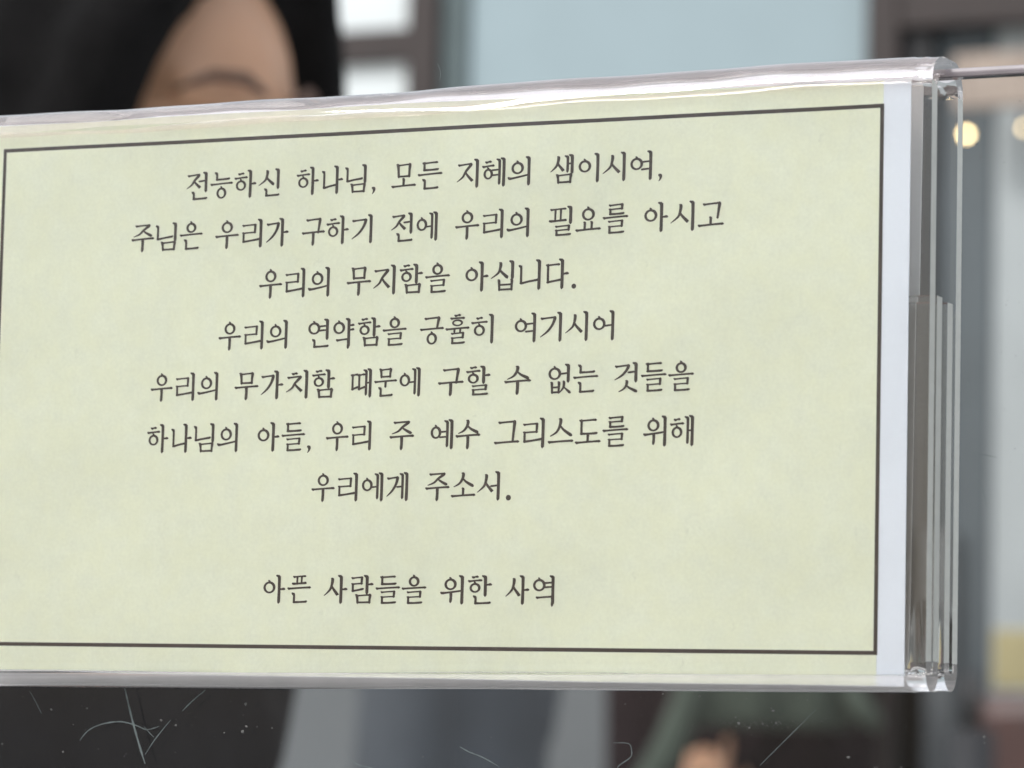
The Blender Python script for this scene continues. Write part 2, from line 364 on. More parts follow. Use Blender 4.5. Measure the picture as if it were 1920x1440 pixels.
SLT = mat('slate_grey_coat', (.050,.058,.068), .95, .2, 7, .3)
TRS = mat('dark_trousers', (.03,.03,.035), .8)
# nearest person: brow at (440,150)
b = atZ(258, 290, 2.0)
h1 = 1.62*(b.z/1.50)
p1 = person((b.x-cos(YAW)*.055, b.y-sin(YAW)*.055, 0), YAW+rad(75), 'person with parted black hair in a black coat nearest behind the holder', BLK, TRS, h1, 'down', True, None, rad(-20), .065)
bm = bmesh.new()
p2l = atZ(1392, 1400, 6.4)
p2 = person((p2l.x, p2l.y+.0, 0), YAW, 'person in a black brown coat holding the green cloth bag', BLK2, TRS, 1.60, 'front', True)
p3l = atZ(846, 1400, 5.2)
p3 = person((p3l.x, p3l.y, 0), YAW+rad(72), 'person in a slate grey coat between the two people in black', SLT, TRS, 1.64, 'down', True)

# green cloth bag held in front of the second person
GRN = mat('green_cloth', (.045,.060,.045), .85, .2, 25, .5)
gb = empty('cloth_bag', atZ(1445, 1365, 6.08), YAW, label='dark green cloth bag held in the hands of the black brown coated person', cat='bag')
bm = bmesh.new()
loft(bm, [(0,0,0,.118,.03),(0,0,.015,.122,.042),(0,0,.10,.125,.05),(0,0,.20,.12,.045),(0,0,.24,.118,.02)], 40)
for q in bm.verts:
    q.co.x += .006*sin(q.co.z*60+q.co.y*40); q.co.y += .008*sin(q.co.x*70)
me = bpy.data.meshes.new('bag_body'); bm.to_mesh(me); bm.free(); link('bag_body', me, GRN, gb, True); gb.scale = (1.1,1.1,1.1)
bm = bmesh.new(); tube(bm, [(-.115,-.02,.10),(-.125,-.03,.03),(-.15,-.03,-.03),(-.19,-.03,-.10),(-.20,-.02,-.2)], [.026,.026,.026,.024,.022])
skin('strap', bm, GRN, gb, .007, 4)
bm = bmesh.new(); tube(bm, [(.115,-.02,.06),(.13,-.03,.035),(.150,-.03,.012)], [.018,.020,.016])
skin('strap', bm, GRN, gb, .007, 3)

# ------------------------------------------------------------------ clear panel
MM = .001
yF0, yF1 = -3.5*MM, -.5*MM
yP0, yP1 = .5*MM, 3.5*MM
yG0, yG1 = 4.0*MM, 7.0*MM
yQ0, yQ1 = 7.3*MM, 10.3*MM
yB0, yB1 = 12.0*MM, 15.0*MM
zPan = onY(1900, 121, yG0).z
pan = box('clear_panel', (-.75, yG0, 0.0), (.75, yG1, zPan-.0017), PANEL, None, 0)
box('polished_edge', (-.75, yG0, zPan-.00165), (.75, yG1, zPan), EDGE2, pan, .0007)
props(pan, 'wide clear acrylic partition panel carrying the card holder, scratched and dusty', 'partition panel')
def ribbon_line(px_pts, wpx, name, m, z=yG0-.00004):
    """thin raised mark lying on the front face of the panel"""
    pts = [onY(x, y, z) for x, y in px_pts]
    vs, fs = [], []
    sm = []
    for i in range(len(pts)-1):
        for t in range(4):
            u = t/4; p0 = pts[max(i-1,0)]; p1_ = pts[i]; p2_ = pts[i+1]; p3_ = pts[min(i+2,len(pts)-1)]
            sm.append(.5*((2*p1_)+(p2_-p0)*u+(2*p0-5*p1_+4*p2_-p3_)*u*u+(3*p1_-p0-3*p2_+p3_)*u**3))
    sm.append(pts[-1]); n = len(sm)
    for i, p in enumerate(sm):
        d = (sm[min(i+1,n-1)]-sm[max(i-1,0)]); d = Vector((d.x,0,d.z)).normalized(); nn = Vector((-d.z,0,d.x))
        ww = wpx*.0000975/2*(math.sin(pi*min(max((i+.4)/(n),.04),.96))**.5)*random.uniform(.6,1.2)
        vs += [p+nn*ww, p-nn*ww]
    for i in range(n-1): fs.append((2*i,2*i+1,2*i+3,2*i+2))
    return pyd(name, vs, fs, m, pan)
for pts, wd in ([((234,1290),(243,1330),(252,1365),(262,1400),(272,1432)), 5.5], [((150,1388),(165,1370),(190,1358),(225,1353),(255,1360),(275,1368),(298,1362)), 2.6],
               [((385,1294),(360,1315),(342,1333)), 2.4], [((320,1350),(305,1368),(288,1390),(272,1415)), 1.8], [((862,1400),(880,1410),(905,1420),(935,1437)), 2.2],
               [((1150,1393),(1178,1394),(1184,1406),(1182,1420),(1160,1436),(1158,1446)), 1.8], [((1530,1330),(1500,1360),(1465,1395),(1425,1435)), 1.4],
               [((56,1296),(68,1318),(78,1338)), 1.4], [((270,1362),(284,1378),(289,1382)), 2.0], [((1812,850),(1835,900),(1850,950)), 1.0], [((1814,600),(1815,700),(1813,800)), 1.0],
               [((1800,845),(1830,850),(1870,858)), .9], [((650,1420),(672,1434),(700,1440)), 1.8], [((820,118),(826,135),(824,150)), 1.0]):
    ribbon_line(pts, wd, 'scratch', SCR)
def specks(spots, m, name):
    vs, fs = [], []
    for x, y, r in spots:
        c = onY(x, y, yG0-.00006); kk = random.randint(6,8); a0 = random.random()*6; i0 = len(vs); vs.append(c+Vector((0,-r*.00003,0)))
        el = random.uniform(.5,1)
        for k in range(kk):
            a = a0+2*pi*k/kk; rr = r*.0000975*random.uniform(.6,1.2)
            vs.append(c+Vector((cos(a)*rr, 0, sin(a)*rr*el)))
        for k in range(kk): fs.append((i0, i0+1+k, i0+1+(k+1)%kk))
    o = pyd(name, vs, fs, m, pan); o['kind'] = 'stuff'; return o
sp = [(96,1330,3.2),(163,1328,2.6),(118,1410,3.2),(302,1350,4),(330,1360,3),(455,1372,4),(462,1362,3),(460,1320,3.4),(420,1374,2.4),(510,1365,2.2),(4,1395,2),(1243,1301,2.6),(1312,1305,2),(1514,1313,2.2),
      (1450,1333,3.6),(1447,1328,2),(1385,1356,3.2),(1405,1365,3),(1430,1357,2.6),(1455,1356,2.6),(1590,1420,4),(1845,1382,2.4),(1830,270,2.6),(1838,295,2),(1640,640,0)]
random.seed(3)
for _ in range(150):
    sp.append((random.uniform(0,1920), random.uniform(1298,1440), abs(random.gauss(0,.55))+.35))
for _ in range(90):
    sp.append((random.uniform(1800,1920), random.uniform(150,1300), abs(random.gauss(0,.45))+.3))
for _ in range(70): sp.append((random.gauss(1420,60), random.gauss(1358,4), random.uniform(.5,1.2)))
specks(sp, SPEC, 'dust')

# ------------------------------------------------------------------ folded acrylic holder
xR = onY(1742, 700, yF0).x
xL = -.0985
zTop = onY(1735, 97, yF0+.002).z
zBot = onY(1700, 1297, yF0+.002).z
zP1 = onY(1760, 556, yP0+.0015).z
zQ1 = onY(1782, 570, yQ0+.0015).z
th = 1.5*MM
def arc(cy_, cz_, r, a0, a1, n):
    return [(cy_+r*cos(a0+(a1-a0)*i/n), cz_+r*sin(a0+(a1-a0)*i/n)) for i in range(n+1)]
cF, cP, cQ, cB = (yF0+yF1)/2, (yP0+yP1)/2, (yQ0+yQ1)/2, (yB0+yB1)/2
rh = (cP-cF)/2; rh2 = (cB-cQ)/2; rt = 4.6*MM
zh_ = zBot+.0052
path = [(cP, zP1)] + [(cP, zP1+(zh_-zP1)*i/6) for i in (1,2,3,4,5,6)]
path += arc((cF+cP)/2, zBot+th+rh, rh, 0, -pi, 14)
zc = zTop-th-rt
path += [(cF, zh_+(zc-zh_)*i/9) for i in range(0,9)]
path += arc(cF+rt, zc, rt, pi, pi/2, 12)
path += arc(cB-rt, zc, rt, pi/2, 0, 12)
path += [(cB, zc+(zh_-zc)*i/9) for i in range(1,10)]
path += arc((cQ+cB)/2, zBot+th+rh2+.0003, rh2, 0, -pi, 14)
path += [(cQ, zh_+(zQ1-zh_)*i/6) for i in (0,1,2,3,4,5)] + [(cQ, zQ1)]
cl = [path[0]]
for p in path[1:]:
    if (p[0]-cl[-1][0])**2+(p[1]-cl[-1][1])**2 > 1e-9: cl.append(p)
path = cl
npth = len(path); nx = 120
inner, outer = [], []
for i, p in enumerate(path):
    a = path[max(i-1,0)]; b_ = path[min(i+1,npth-1)]
    d = Vector((b_[0]-a[0], b_[1]-a[1])).normalized(); n2 = Vector((-d.y, d.x))
    inner.append((p[0]+n2.x*th, p[1]+n2.y*th)); outer.append((p[0]-n2.x*th, p[1]-n2.y*th))
loop = outer + inner[::-1]
L = len(loop); vs, fs, mi = [], [], []
zmid = (zTop+zBot)/2
for j in range(nx+1):
    u = j/nx; x = xL+(xR-.0045-xL)*j/(nx-6) if j < nx-6 else xR-.0045+.0045*(j-nx+6)/6
    for (yy, zz) in loop:
        e = 0; g = 0
        if zz > zc-.004: e = (.17*sin(u*9+1.0+yy*260)+.14*sin(u*23+yy*600)+.05*sin(u*61+yy*900))*MM; g = (.14*sin(u*11+.5+zz*500)+.06*sin(u*29+zz*900))*MM
        if zz < zBot+.008: e = .10*MM*sin(u*13+yy*800)
        if xR-.0045 < x < xR-.0002 and (zz < zh_-.0008 or zz > zc+.001): g += random.uniform(-.16,.16)*MM; e += random.uniform(-.16,.16)*MM
        vs.append((x, yy+g, zz+e+(x-xR)*.0085))
for j in range(nx):
    for i in range(L):
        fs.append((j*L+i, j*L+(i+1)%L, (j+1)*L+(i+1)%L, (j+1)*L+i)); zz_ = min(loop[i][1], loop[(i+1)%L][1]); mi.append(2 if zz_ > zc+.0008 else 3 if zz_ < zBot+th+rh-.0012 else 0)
for j in (0, nx):                       # cut ends, as strips between the two skins
    for i in range(npth-1):
        q = (j*L+i, j*L+i+1, j*L+L-2-i, j*L+L-1-i)
        fs.append(q if j else q[::-1]); mi.append(2 if (path[i][1] > zc+.0005 or min(path[i][1], path[i+1][1]) < zh_-.0001) else 1)
hold = empty('card_holder', (0,0,ZC), label='clear folded acrylic holder hooked over the panel top with the green card inside', cat='card holder')
me = bpy.data.meshes.new('folded_sheet'); me.from_pydata(vs, [], fs); me.update()
bmx = bmesh.new(); bmx.from_mesh(me); bmesh.ops.recalc_face_normals(bmx, faces=bmx.faces); bmx.to_mesh(me); bmx.free()
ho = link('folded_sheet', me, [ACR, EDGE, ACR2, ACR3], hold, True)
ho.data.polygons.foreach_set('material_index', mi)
ho.data.transform(Matrix.Translation((0,0,-ZC)))
me.set_sharp_from_angle(angle=rad(40))

# ------------------------------------------------------------------ printed card
FW, FH = .1776956, .095
pR = onY(1705, 700, 0).x; pT = onY(1695, 151, 0).z; pB = onY(1688, 1279, 0).z
gR = FW/2+.0002; gL = -FW/2-.0042
card = empty('printed_card', (0,0,ZC), label='pale green card with brown Korean prayer text and a thin frame line', cat='card')
def sheet(name, rects, y0, y1, m):
    vs, fs = [], []
    for (x0,x1,z0,z1) in rects:
        i = len(vs); vs += [(x0,y0,z0-ZC),(x1,y0,z0-ZC),(x1,y0,z1-ZC),(x0,y0,z1-ZC),(x0,y1,z0-ZC),(x1,y1,z0-ZC),(x1,y1,z1-ZC),(x0,y1,z1-ZC)]
        for f in ((0,1,2,3),(7,6,5,4),(0,4,5,1),(1,5,6,2),(2,6,7,3),(3,7,4,0)): fs.append(tuple(i+q for q in f))
    return pyd(name, vs, fs, m, card)
sheet('paper', [(gL-.0002, pR, pB, pT)], .00002, .00018, WHITE)
sheet('green_print', [(gL, gR, pB+.00005, pT-.00005)], -.00002, .00001, GREEN)
fw = .00070
x0, x1, z0, z1 = -FW/2, FW/2, ZC-FH/2, ZC+FH/2
sheet('frame_line', [(x0-fw/2,x1+fw/2,z1-fw/2,z1+fw/2),(x0-fw/2,x1+fw/2,z0-fw/2,z0+fw/2),(x0-fw/2,x0+fw/2,z0+fw/2,z1-fw/2),(x1-fw/2,x1+fw/2,z0+fw/2,z1-fw/2)], -.00005, -.00003, INK)
# the second sheet, in the rear pocket, seen from its blank back
bT = onY(1733, 170, .0112).x; bt = onY(1737,170,.0112); bb = onY(1716,1238,.0112)
rev = empty('rear_card', (0,0,ZC), label='plain greyish card back in the rear pocket, showing right of the green card', cat='card')
zt_ = onY(1720,153,.0112).z-ZC; zb_ = zBot-ZC+.004
vs = [(gL,.0110,zb_),(bb.x,.0110,zb_),(bt.x,.0110,zt_),(gL,.0110,zt_),(gL,.0113,zb_),(bb.x,.0113,zb_),(bt.x,.0113,zt_),(gL,.0113,zt_)]
pyd('paper', vs, [(0,1,2,3),(7,6,5,4),(0,4,5,1),(1,5,6,2),(2,6,7,3),(3,7,4,0)], GREYP, rev)

# ------------------------------------------------------------------ lettering: brush-like Hangul built stroke by stroke
# a syllable is drawn in a cell 80 wide and 100 high, y down
def H(x0,y0,x1,y1,w_=6.2):      # horizontal brush stroke: dipped head, thin waist, full end
    L_ = max(abs(x1-x0),1); s = min(w_*.55, L_*.22)
    return [(x0,y0-.8,w_*.42),(x0+s,y0+.9,w_*.62),(x0+s*2.2,y0+.4,w_*.46),((x0+x1)/2,(y0+y1)/2,w_*.42),(x1-s*1.8,y1+.1,w_*.48),(x1-s*.6,y1+.2,w_*.62),(x1,y1+.6,w_*.42)]
def V(x,y0,y1,w_=8.2,flag=True,lean=-1.2):
    p = []
    if flag: p = [(x-9,y0+.8,w_*.30),(x-5,y0+2.6,w_*.44),(x-1.2,y0+4.6,w_*.55)]
    else: p = [(x-2.4,y0,w_*.34),(x-.4,y0+2.6,w_*.5)]
    return p+[(x,y0+9,w_*.52),(x,(y0+y1)/2,w_*.48),(x+lean*.5,y1-8,w_*.50),(x+lean,y1-2,w_*.40),(x+lean,y1,w_*.24)]
def v(x,y0,y1,w_=7.0,lean=-.6):  # short vertical
    return [(x-2,y0,w_*.40),(x,y0+2.5,w_*.52),(x+lean*.5,(y0+y1)/2,w_*.46),(x+lean,y1-1,w_*.46),(x+lean,y1,w_*.36)]
def D(x0,y0,x1,y1,w_=7.2,bend=.0,tip='l'):
    mx_, my = (x0+x1)/2+bend*(y1-y0), (y0+y1)/2+bend*abs(x1-x0)
    if tip == 'l': return [(x0-1.5,y0-1.2,w_*.40),(x0,y0+1,w_*.56),(mx_,my,w_*.46),(x1+(mx_-x1)*.3,y1+(my-y1)*.3,w_*.36),(x1,y1,w_*.16)]
    return [(x0,y0,w_*.22),(mx_,my,w_*.42),(x1+(mx_-x1)*.25,y1+(my-y1)*.25,w_*.60),(x1,y1,w_*.50)]
def RING(x0,y0,x1,y1,w_=6.4,tick=True):
    out = [('ring',(x0+x1)/2,(y0+y1)/2,(x1-x0)/2-w_*.45,(y1-y0)/2-w_*.45,w_)]
    if tick: out.append([((x0+x1)/2-2.2,y0-4.2,w_*.32),((x0+x1)/2-.2,y0-1.4,w_*.50),((x0+x1)/2+.6,y0+2,w_*.40)])
    return out
def cons(c, b, pos):
    """pos: 'r' initial left of an upright vowel, 't' initial above a flat vowel, 'f' final"""
    x0,y0,x1,y1 = b; w_ = x1-x0; h = y1-y0; mx_ = (x0+x1)/2
    if c == 'ㅇ':
        if pos == 'f': return RING(mx_-17,y0+2,mx_+17,y1,6.2)
        r = min(w_, 40)/2
        hh = min(h, 42)/2; my = (y0+y1)/2+1
        return RING(mx_-r,my-hh,mx_+r,my+hh,6.4)
    if c == 'ㄱ':
        top = H(x0+2,y0+3,x1-1,y0,6.0)
        if pos == 'r': return [top, [(x1-4,y0-1,3.0),(x1-3,y0+3,4.2),(x1-w_*.22,y0+h*.38,3.5),(mx_-2,y0+h*.72,3.0),(x0,y1,1.2)]]
        if pos == 't': return [top, [(x1-3,y0-1,3.2),(x1-2,y0+3,4.2),(x1-5,(y0+y1)/2,3.4),(x1-8,y1,3.0)]]
        return [top, V(x1-2,y0-1,y1+2,7.2,False,-1)]
    if c == 'ㄴ':
        ry = h*.14 if pos == 'r' else 1
        return [[(x0-2,y0,2.2),(x0+1.5,y0+2.8,4.0),(x0+4.5,y0+6,3.2),(x0+4.5,y1-5,3.2),(x0+5,y1,3.4)], [(x0+4,y1-.5,3.4),(x0+9,y1-.4,3.2),(mx_,y1-ry*.6-.3,2.8),(x1-4,y1-ry-1.2,3.2),(x1,y1-ry-2.2,3.4),(x1+1,y1-ry-2,2.2)]]
    if c in 'ㄷㄸ':
        def one(a, z):
            ry = h*.12 if pos == 'r' else 1
            return [H(a,y0+2,z-(9 if pos == 'r' and c == 'ㄷ' else 2),y0-.5,5.8), [(a+5,y0+1,3.2),(a+4.6,(y0+y1)/2,3.0),(a+5,y1,3.4)], [(a+4,y1-.4,3.4),((a+z)/2,y1-ry*.6,2.8),(z-3,y1-ry-1,3.3),(z+1,y1-ry-2,2.6)]]
        if c == 'ㄸ': return one(x0,mx_)+one(mx_-1,x1)
        return one(x0,x1)
    if c == 'ㄹ':
        xe = x1-13 if (pos == 'r' and w_ > 50) else x1-2
        m_ = y0+h*.46; t = 5.4 if pos != 'f' else 5.0; ry = h*.12 if pos == 'r' else 1
        return [H(x0+2,y0+2,xe,y0-.4,t), [(xe-2.5,y0-1,2.6),(xe-2,y0+2,3.4),(xe-3.2,m_,2.9)], H(x0+2,m_+1,xe-1,m_-1,t*.95),
                [(x0+5.2,m_+1,2.9),(x0+5.2,y1-3,3.1),(x0+5.6,y1,3.2)], [(x0+4.6,y1-.4,3.2),(mx_,y1-ry*.55,2.7),(x1-3,y1-ry-1.2,3.2),(x1+.5,y1-ry-2.2,2.6)]]
    if c == 'ㅁ':
        if pos == 't': a, bb_ = x0+3, x1-3
        else: a, bb_ = x0+2, x1
        return [[(a-2.6,y0-.6,2.4),(a+.8,y0+2.4,4.0),(a+2.6,(y0+y1)/2,3.2),(a+3.4,y1,3.2),(a+3.2,y1+2.6,2.0)], H(a+1,y0+2,bb_-2,y0-.4,5.4),
                [(bb_-4,y0-2,2.8),(bb_-2.4,y0+1.5,4.0),(bb_-4,(y0+y1)/2,3.2),(bb_-4.6,y1,3.2)], [(a+3,y1-.4,2.8),(mx_,y1-.8,2.7),(bb_-4,y1-1.4,3.0)]]
    if c in 'ㅂㅄ':
        X1 = x1 if c == 'ㅂ' else x0+w_*.50
        out = [[(x0,y0-1.6,2.4),(x0+2.4,y0+1.4,3.8),(x0+3,(y0+y1)/2,3.1),(x0+3.6,y1,3.0),(x0+3.4,y1+2.4,1.8)], [(X1-5,y0-2.6,2.4),(X1-2.4,y0+.6,3.8),(X1-3,(y0+y1)/2,3.1),(X1-3.4,y1,3.0)],
               [(x0+3,y0+h*.48,2.6),(X1-3,y0+h*.44,2.6)], [(x0+3,y1-.6,2.8),(X1-3.4,y1-1.6,2.8)]]
        if c == 'ㅄ': 
            a = x0+w_*.52
            out += [[((a+x1)/2-3,y0-5,2.2),((a+x1)/2-1,y0-1,3.6),((a+x1)/2-3,y0+h*.5,3.0),(a-1,y1,1.4)], D((a+x1)/2-2,y0+h*.42,x1+5,y1,6.4,0,'r')]
        return out
    if c == 'ㅅ':
        if pos == 'r': return [[(mx_+1,y0-3,2.4),(mx_+4,y0,4.2),(mx_+2,y0+h*.32,3.6),(mx_-5,y0+h*.66,3.0),(x0-2,y1,1.2)], [(mx_+1,y0+h*.36,2.2),(mx_+6,y0+h*.56,3.2),(x1-1,y1-4,4.3),(x1+.5,y1-2,3.4)]]
        if pos == 't': return [[(mx_-4,y0-4,2.4),(mx_,y0-1,4.2),(mx_-3,y0+h*.36,3.6),(mx_-14,y0+h*.76,2.9),(x0-4,y1,1.3)], [(mx_-1,y0+h*.34,2.0),(mx_+9,y0+h*.6,3.2),(x1+1,y1-5,4.3),(x1+4,y1-2.5,3.4)]]
        return [[(mx_-3,y0-4,2.2),(mx_,y0-1,3.8),(mx_-3,y0+h*.4,3.2),(mx_-12,y0+h*.75,2.6),(x0-2,y1,1.3)], [(mx_-2,y0+h*.35,2.0),(mx_+8,y0+h*.62,3.0),(x1+4,y1-2,4.2),(x1+7,y1,3.2)]]
    if c in 'ㅈㅊ':
        out = []
        if c == 'ㅊ':
            out.append(H(mx_-8,y0,mx_+8,y0-1.5,5.6)); y0 = y0+11; h = y1-y0
        if pos == 'r':
            out += [H(x0+2,y0+2,x1-3,y0-1,5.8), [(x1-6,y0-1,3.0),(x1-5,y0+2.5,4.0),(mx_+2,y0+h*.42,3.3),(mx_-8,y0+h*.74,2.8),(x0-2,y1,1.2)],
                    [(mx_+1,y0+h*.42,2.1),(mx_+7,y0+h*.62,3.1),(x1-1,y1-3,4.2),(x1+.5,y1-1.5,3.2)]]
        else:
            out += [H(x0+2,y0+1,x1-3,y0-1,5.8), [(x1-7,y0-1,3.0),(x1-6,y0+2,3.9),(mx_+2,y0+h*.42,3.2),(mx_-12,y0+h*.78,2.8),(x0-5,y1,1.2)],
                    [(mx_+1,y0+h*.44,2.0),(mx_+10,y0+h*.64,3.0),(x1,y1-4,4.1),(x1+3,y1-3,3.2)]]
        return out
    if c == 'ㅍ':
        return [H(x0+2,y0+2,x1-2,y0-.5,5.4), v(mx_-w_*.17,y0+2,y1-2,5.6), v(mx_+w_*.17,y0+1,y1-2.5,5.6), [(x0-1,y1-1,2.8),(x0+3,y1+.3,3.4),(mx_,y1-1,2.7),(x1-1,y1-3,3.3),(x1+1,y1-3,2.4)]]
    if c == 'ㅎ':
        a = .0 if pos == 't' else 2
        return [H(mx_-9,y0+1,mx_+9,y0-.6,5.6), H(x0-1,y0+h*.25+1,x1+1,y0+h*.25-a,5.8)] + RING(mx_-min(w_*.42,18),y0+h*.40,mx_+min(w_*.42,18),y1,6.0 if h > 40 else 5.0,h > 45)
    return []
CHO = 'ㄱㄲㄴㄷㄸㄹㅁㅂㅃㅅㅆㅇㅈㅉㅊㅋㅌㅍㅎ'
JUNG = 'ㅏㅐㅑㅒㅓㅔㅕㅖㅗㅘㅙㅚㅛㅜㅝㅞㅟㅠㅡㅢㅣ'
JONG = ' ㄱㄲㄳㄴㄵㄶㄷㄹㄺㄻㄼㄽㄾㄿㅀㅁㅂㅄㅅㅆㅇㅈㅊㅋㅌㅍㅎ'
def syll(ch):
    n = ord(ch)-0xAC00; c = CHO[n//588]; j = JUNG[(n%588)//28]; f = JONG[n%28].strip()
    s = []
    if j in 'ㅏㅑㅓㅕㅣㅐㅔㅖ':
        ve = 100 if not f else {'ㄱ':100,'ㅁ':66,'ㅂ':100,'ㄴ':72,'ㄹ':60,'ㅄ':62,'ㅅ':66}.get(f,64)
        xr = {'ㅏ':58,'ㅑ':58,'ㅣ':71,'ㅓ':71,'ㅕ':71,'ㅐ':73,'ㅔ':73,'ㅖ':74}[j]
        if f == 'ㅂ': ve = 62
        s.append(V(xr,0,ve,8.4,True,-1.4 if not f else -.4))
        k = .56 if f else 1.0
        cyv = 50*k+ (4 if f else 0)
        xi = {'ㅏ':46,'ㅑ':46,'ㅣ':54,'ㅓ':50,'ㅕ':48,'ㅐ':44,'ㅔ':42,'ㅖ':40}[j]
        if j == 'ㅏ': s.append([(xr+2,cyv+.6,2.6),(xr+9,cyv-.4,2.8),(xr+16,cyv-1.2,3.8),(xr+19,cyv-.4,2.6)])
        if j == 'ㅑ':
            for q in (cyv-10*k-2, cyv+9*k+3): s.append([(xr+2,q+.6,2.6),(xr+9,q-.4,2.8),(xr+15,q-1.2,3.6),(xr+17,q-.4,2.4)])
        if j == 'ㅓ': s.append([(xi-4,cyv+1,2.6),(xi+8,cyv-.2,2.8),(xr,cyv-2,2.4)])
        if j == 'ㅕ':
            for q in (cyv-13*k, cyv+12*k+1): s.append([(xi-6,q+1,2.8),(xi+8,q-.4,2.7),(xr,q-1.2,2.4)])
        if j in 'ㅐㅔㅖ':
            x2 = xr-15; s.append(V(x2,3,ve-7 if not f else ve-5,7.4,True,-1))
            if j == 'ㅐ': s.append([(x2,cyv,2.6),(xr,cyv-1.6,2.5)])
            elif j == 'ㅔ': s.append([(xi-3,cyv+1,2.6),(x2,cyv-.8,2.4)])
            else:
                for q in (cyv-9, cyv+9): s.append([(xi-6,q+1,2.6),(x2,q-.6,2.4)])
        if f:
            y1 = 55 if c not in 'ㄴㄹ' else 50
            if f == 'ㄱ' and c == 'ㅇ': y1 = 56
            b = (4,8 if c != 'ㅎ' else 4,xi-2 if c != 'ㅇ' else xi-3,y1 if c != 'ㅎ' else 60)
            if c in 'ㅅㅈㄱ': b = (2,9,xi-1,58)
            if c == 'ㄹ': b = (4,7,xi-2,56)
            if c == 'ㅍ': b = (3,8,xi+2,50)
            if f == 'ㅁ' and c == 'ㄴ': b = (2,9,60,58)
            s += cons(c, b, 'r')
            fb = {'ㄴ':(22,72,74,98),'ㅁ':(21,70,72,97),'ㄹ':(20,67,70,99),'ㅂ':(24,66,72,98),'ㄱ':(14,73,xr+1,104),'ㅄ':(14,64,72,98),'ㅅ':(18,66,66,99),'ㅇ':(20,64,60,100)}[f]
            if f == 'ㄴ' and j == 'ㅣ': fb = (24,72,74,97)
            s += cons(f, fb, 'f')
        else:
            b = {'ㅎ':(2,12,xi-2,74),'ㄴ':(6,18,xi+(12 if j in 'ㅏㅣ' else 0),78),'ㄷ':(6,18,xi+11,78),'ㄹ':(5,19,xi+12,80),'ㅅ':(2,14,xi,72),'ㅈ':(4,17,xi,78),'ㅊ':(4,12,xi,76),
                 'ㄱ':(3,17,xi+1,84),'ㅇ':(3,20,xi-3,66),'ㄸ':(3,20,xi+10,72),'ㅍ':(3,20,xi,66)}[c]
            s += cons(c, b, 'r')
    elif j in 'ㅗㅛㅜㅠㅡ':
        if not f:
            if j in 'ㅗㅛ':
                s.append(H(1,85,79,81,6.4)); yb_ = 54
                if j == 'ㅗ': s.append(v(40,58,82,7))
                else: s += [v(29,58,82,6.6), v(52,57,81,6.6)]
            elif j == 'ㅡ': s.append(H(1,82,79,78,6.4)); yb_ = 66
            else:
                s.append(H(1,57,79,53,6.4)); yb_ = 44
                s.append(V(40,55,101,8,False,-1.5))
            b = {'ㅇ':(21,4,59,44),'ㅈ':(12,6,68,46),'ㅅ':(12,8,68,48),'ㄱ':(14,8,66,56),'ㅁ':(16,7,66,42),'ㄷ':(14,8,68,48)}[c]
            if j == 'ㅗ' and c == 'ㅅ': b = (12,8,68,52)
            if j == 'ㅡ' and c == 'ㅅ': b = (10,8,70,62)
            if j == 'ㅡ' and c == 'ㄱ': b = (12,10,68,78)
            if j == 'ㅗ' and c == 'ㄱ': b = (14,10,70,60)
            if j == 'ㅗ' and c == 'ㅁ': b = (16,7,66,50)
            if j == 'ㅗ' and c == 'ㄷ': b = (14,9,68,56)
            if j == 'ㅛ' and c == 'ㅇ': b = (20,8,60,52)
            s += cons(c, b, 't')
        else:
            yv = 45
            if f == 'ㄹ' or c == 'ㄹ': yv = 44
            if j == 'ㅠ' : yv = 46
            s.append(H(1,yv+2,79,yv-2,6.0))
            if j == 'ㅜ': s.append(v(40,yv,66,7)); fb = (18,68,64,97)
            elif j == 'ㅠ': s += [v(30,yv,60,6), v(50,yv,60,6)]; fb = (18,62,64,98)
            else: fb = {'ㄴ':(18,64,66,97),'ㅇ':(20,58,60,100),'ㄹ':(16,57,66,98)}[f]
            s += cons(f, fb, 'f')
            b = {'ㄴ':(18,4,68,30),'ㅇ':(23,2,57,38),'ㄷ':(16,4,66,31),'ㄹ':(18,1,66,34),'ㅁ':(18,3,64,30),'ㅎ':(18,0,62,38),'ㄱ':(14,6,66,42),'ㅍ':(18,3,64,30)}[c]
            s += cons(c, b, 't')
    elif j == 'ㅢ':
        s.append(V(71,0,100,8.4)); s.append([(1,72,2.6),(5,75,4.0),(12,75,3.2),(34,71,2.8),(58,66,2.6),(70,63,2.4)]); s += cons('ㅇ',(12,16,52,60),'r')
    elif j == 'ㅟ':
        s.append(V(71,0,100,8.4)); s.append([(1,60,2.6),(5,62,3.8),(14,61,3.0),(38,58,2.8),(58,55,2.8),(69,53,2.4)]); s.append(V(34,59,95,7.4,False,-1.4)); s += cons('ㅇ',(13,10,51,50),'r')
    return s
def smooth(pts):
    out = []; n = len(pts)
    for i in range(n-1):
        p0, p1_, p2_, p3_ = pts[max(i-1,0)], pts[i], pts[i+1], pts[min(i+2,n-1)]
        for t in range(3):
            u = t/3
            out.append(tuple(.5*((2*b_)+(c_-a_)*u+(2*a_-5*b_+4*c_-d_)*u*u+(3*b_-a_-3*c_+d_)*u**3) for a_,b_,c_,d_ in zip(p0,p1_,p2_,p3_)))
    out.append(pts[-1]); return out
TW = 1.28                                   # overall pen weight
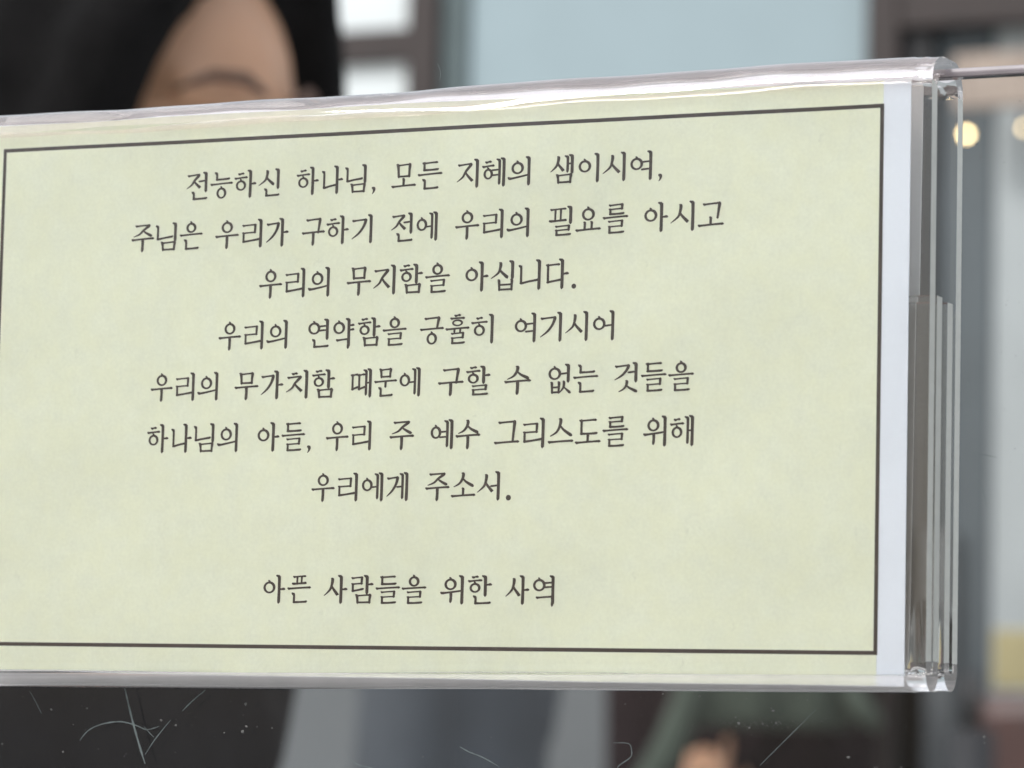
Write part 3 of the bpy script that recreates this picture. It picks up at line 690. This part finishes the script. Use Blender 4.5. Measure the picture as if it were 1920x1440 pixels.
def add_glyph(vs, fs, strokes, ox, oz, sx, sz):
    """ox, oz: top left corner in metres; sx, sz: metres per unit"""
    for si, s in enumerate(strokes):
        yy = -.00006-.000004*si
        P = lambda x, y: (ox+x*sx, yy, oz-y*sz)
        if s[0] == 'ring':
            _, cx, cyy, rx, ry, w_ = s; i0 = len(vs); N = 28
            for k in range(N):
                a = 2*pi*k/N; w2 = w_*TW*(.5+.06*cos(a*2+.6)+.05*cos(a+1))
                vs.append(P(cx+(rx+w2)*cos(a), cyy+(ry+w2)*sin(a))); vs.append(P(cx+(rx-w2)*cos(a), cyy+(ry-w2)*sin(a)))
            for k in range(N):
                a, b_ = i0+2*k, i0+2*((k+1)%N); fs.append((a, b_, b_+1, a+1))
            continue
        q = smooth(s); n = len(q); i0 = len(vs)
        for i, (x, y, w_) in enumerate(q):
            a, b_ = q[max(i-1,0)], q[min(i+1,n-1)]; dx, dy = b_[0]-a[0], b_[1]-a[1]; L_ = math.hypot(dx,dy) or 1
            nx_, ny_ = -dy/L_, dx/L_; w_ *= TW
            vs += [P(x+nx_*w_, y+ny_*w_), P(x-nx_*w_, y-ny_*w_)]
        for i in range(n-1): a = i0+2*i; fs.append((a, a+1, a+3, a+2))
        for (x, y, w_), (xa, ya, _) in ((q[0], q[1]), (q[-1], q[-2])):     # rounded ends
            a0 = math.atan2(y-ya, x-xa); j0 = len(vs); w_ *= TW
            for k in range(7): a = a0-pi/2+pi*k/6; vs.append(P(x+cos(a)*w_, y+sin(a)*w_))
            fs.append(tuple(range(j0, j0+7)))
LINES = [
 (1110,290,343,[('전능하신',356,531),('하나님',562,694),(',',701,712),('모든',740,833),('지혜의',861,1001),('샘이시여',1037,1229),(',',1237,1249)]),
 (530,411,463,[('주님은',253,384),('우리가',410,546),('구하기',572,705),('전에',739,826),('우리의',859,999),('필요를',1034,1181),('아시고',1211,1360)]),
 (1000,489,544,[('우리의',492,625),('무지함을',656,847),('아십니다',876,1071),('.',1076,1085)]),
 (1045,587,641,[('우리의',416,546),('연약함을',581,766),('긍휼히',793,932),('여기시어',968,1158)]),
 (510,697,749,[('우리의',289,416),('무가치함',446,633),('때문에',662,794),('구할',827,924),('수',951,999),('없는',1030,1125),('것들을',1156,1304)]),
 (1015,785,840,[('하나님의',282,453),('아들',487,576),(',',580,590),('우리',617,703),('주',736,780),('예수',811,904),('그리스도를',932,1181),('위해',1211,1306)]),
 (670,888,940,[('우리에게',590,771),('주소서',803,944),('.',953,963)]),
 (900,1080,1133,[('아픈',498,587),('사람들을',613,803),('위한',831,927),('사역',953,1046)]),
]
for rx_, ya, yb_, words in LINES:
    zt_ = onY(rx_, ya, 0).z; zb_ = onY(rx_, yb_, 0).z; hh = zt_-zb_; ym = (ya+yb_)/2
    vs, fs = [], []
    for wd, a, b_ in words:
        # height in the picture at this x of the level line, then its place on the card
        zc_ = (zt_+zb_)/2; pr = T + RC @ Vector((onY(a,ym,0).x,0,zc_-ZC)); yy_ = 720+FPX*pr.y/pr.z
        xa, xb = onY(a, yy_, 0).x, onY(b_, yy_, 0).x
        if wd == '.': 
            r_ = (xb-xa)/2*.98; i0 = len(vs)
            for k in range(14): vs.append(((xa+xb)/2+r_*cos(2*pi*k/14), -.00006, zb_-ZC+r_*.75+r_*sin(2*pi*k/14)))
            fs.append(tuple(range(i0, i0+14))); continue
        u = hh/100
        if wd == ',':
            add_glyph(vs, fs, [[(0,86,3.6),(4,88,5.0),(5,93,4.0),(3,100,2.6),(-2,107,1.0)]], xa+(xb-xa)*.3, zt_-ZC, u, u); continue
        n = len(wd); gap = .025
        cell = (xb-xa)/(n-.10)
        for k, ch in enumerate(wd):
            add_glyph(vs, fs, syll(ch), xa+cell*k, zt_-ZC, cell*.895/80, u)
    t = pyd('text_line', vs, fs, INK, card)
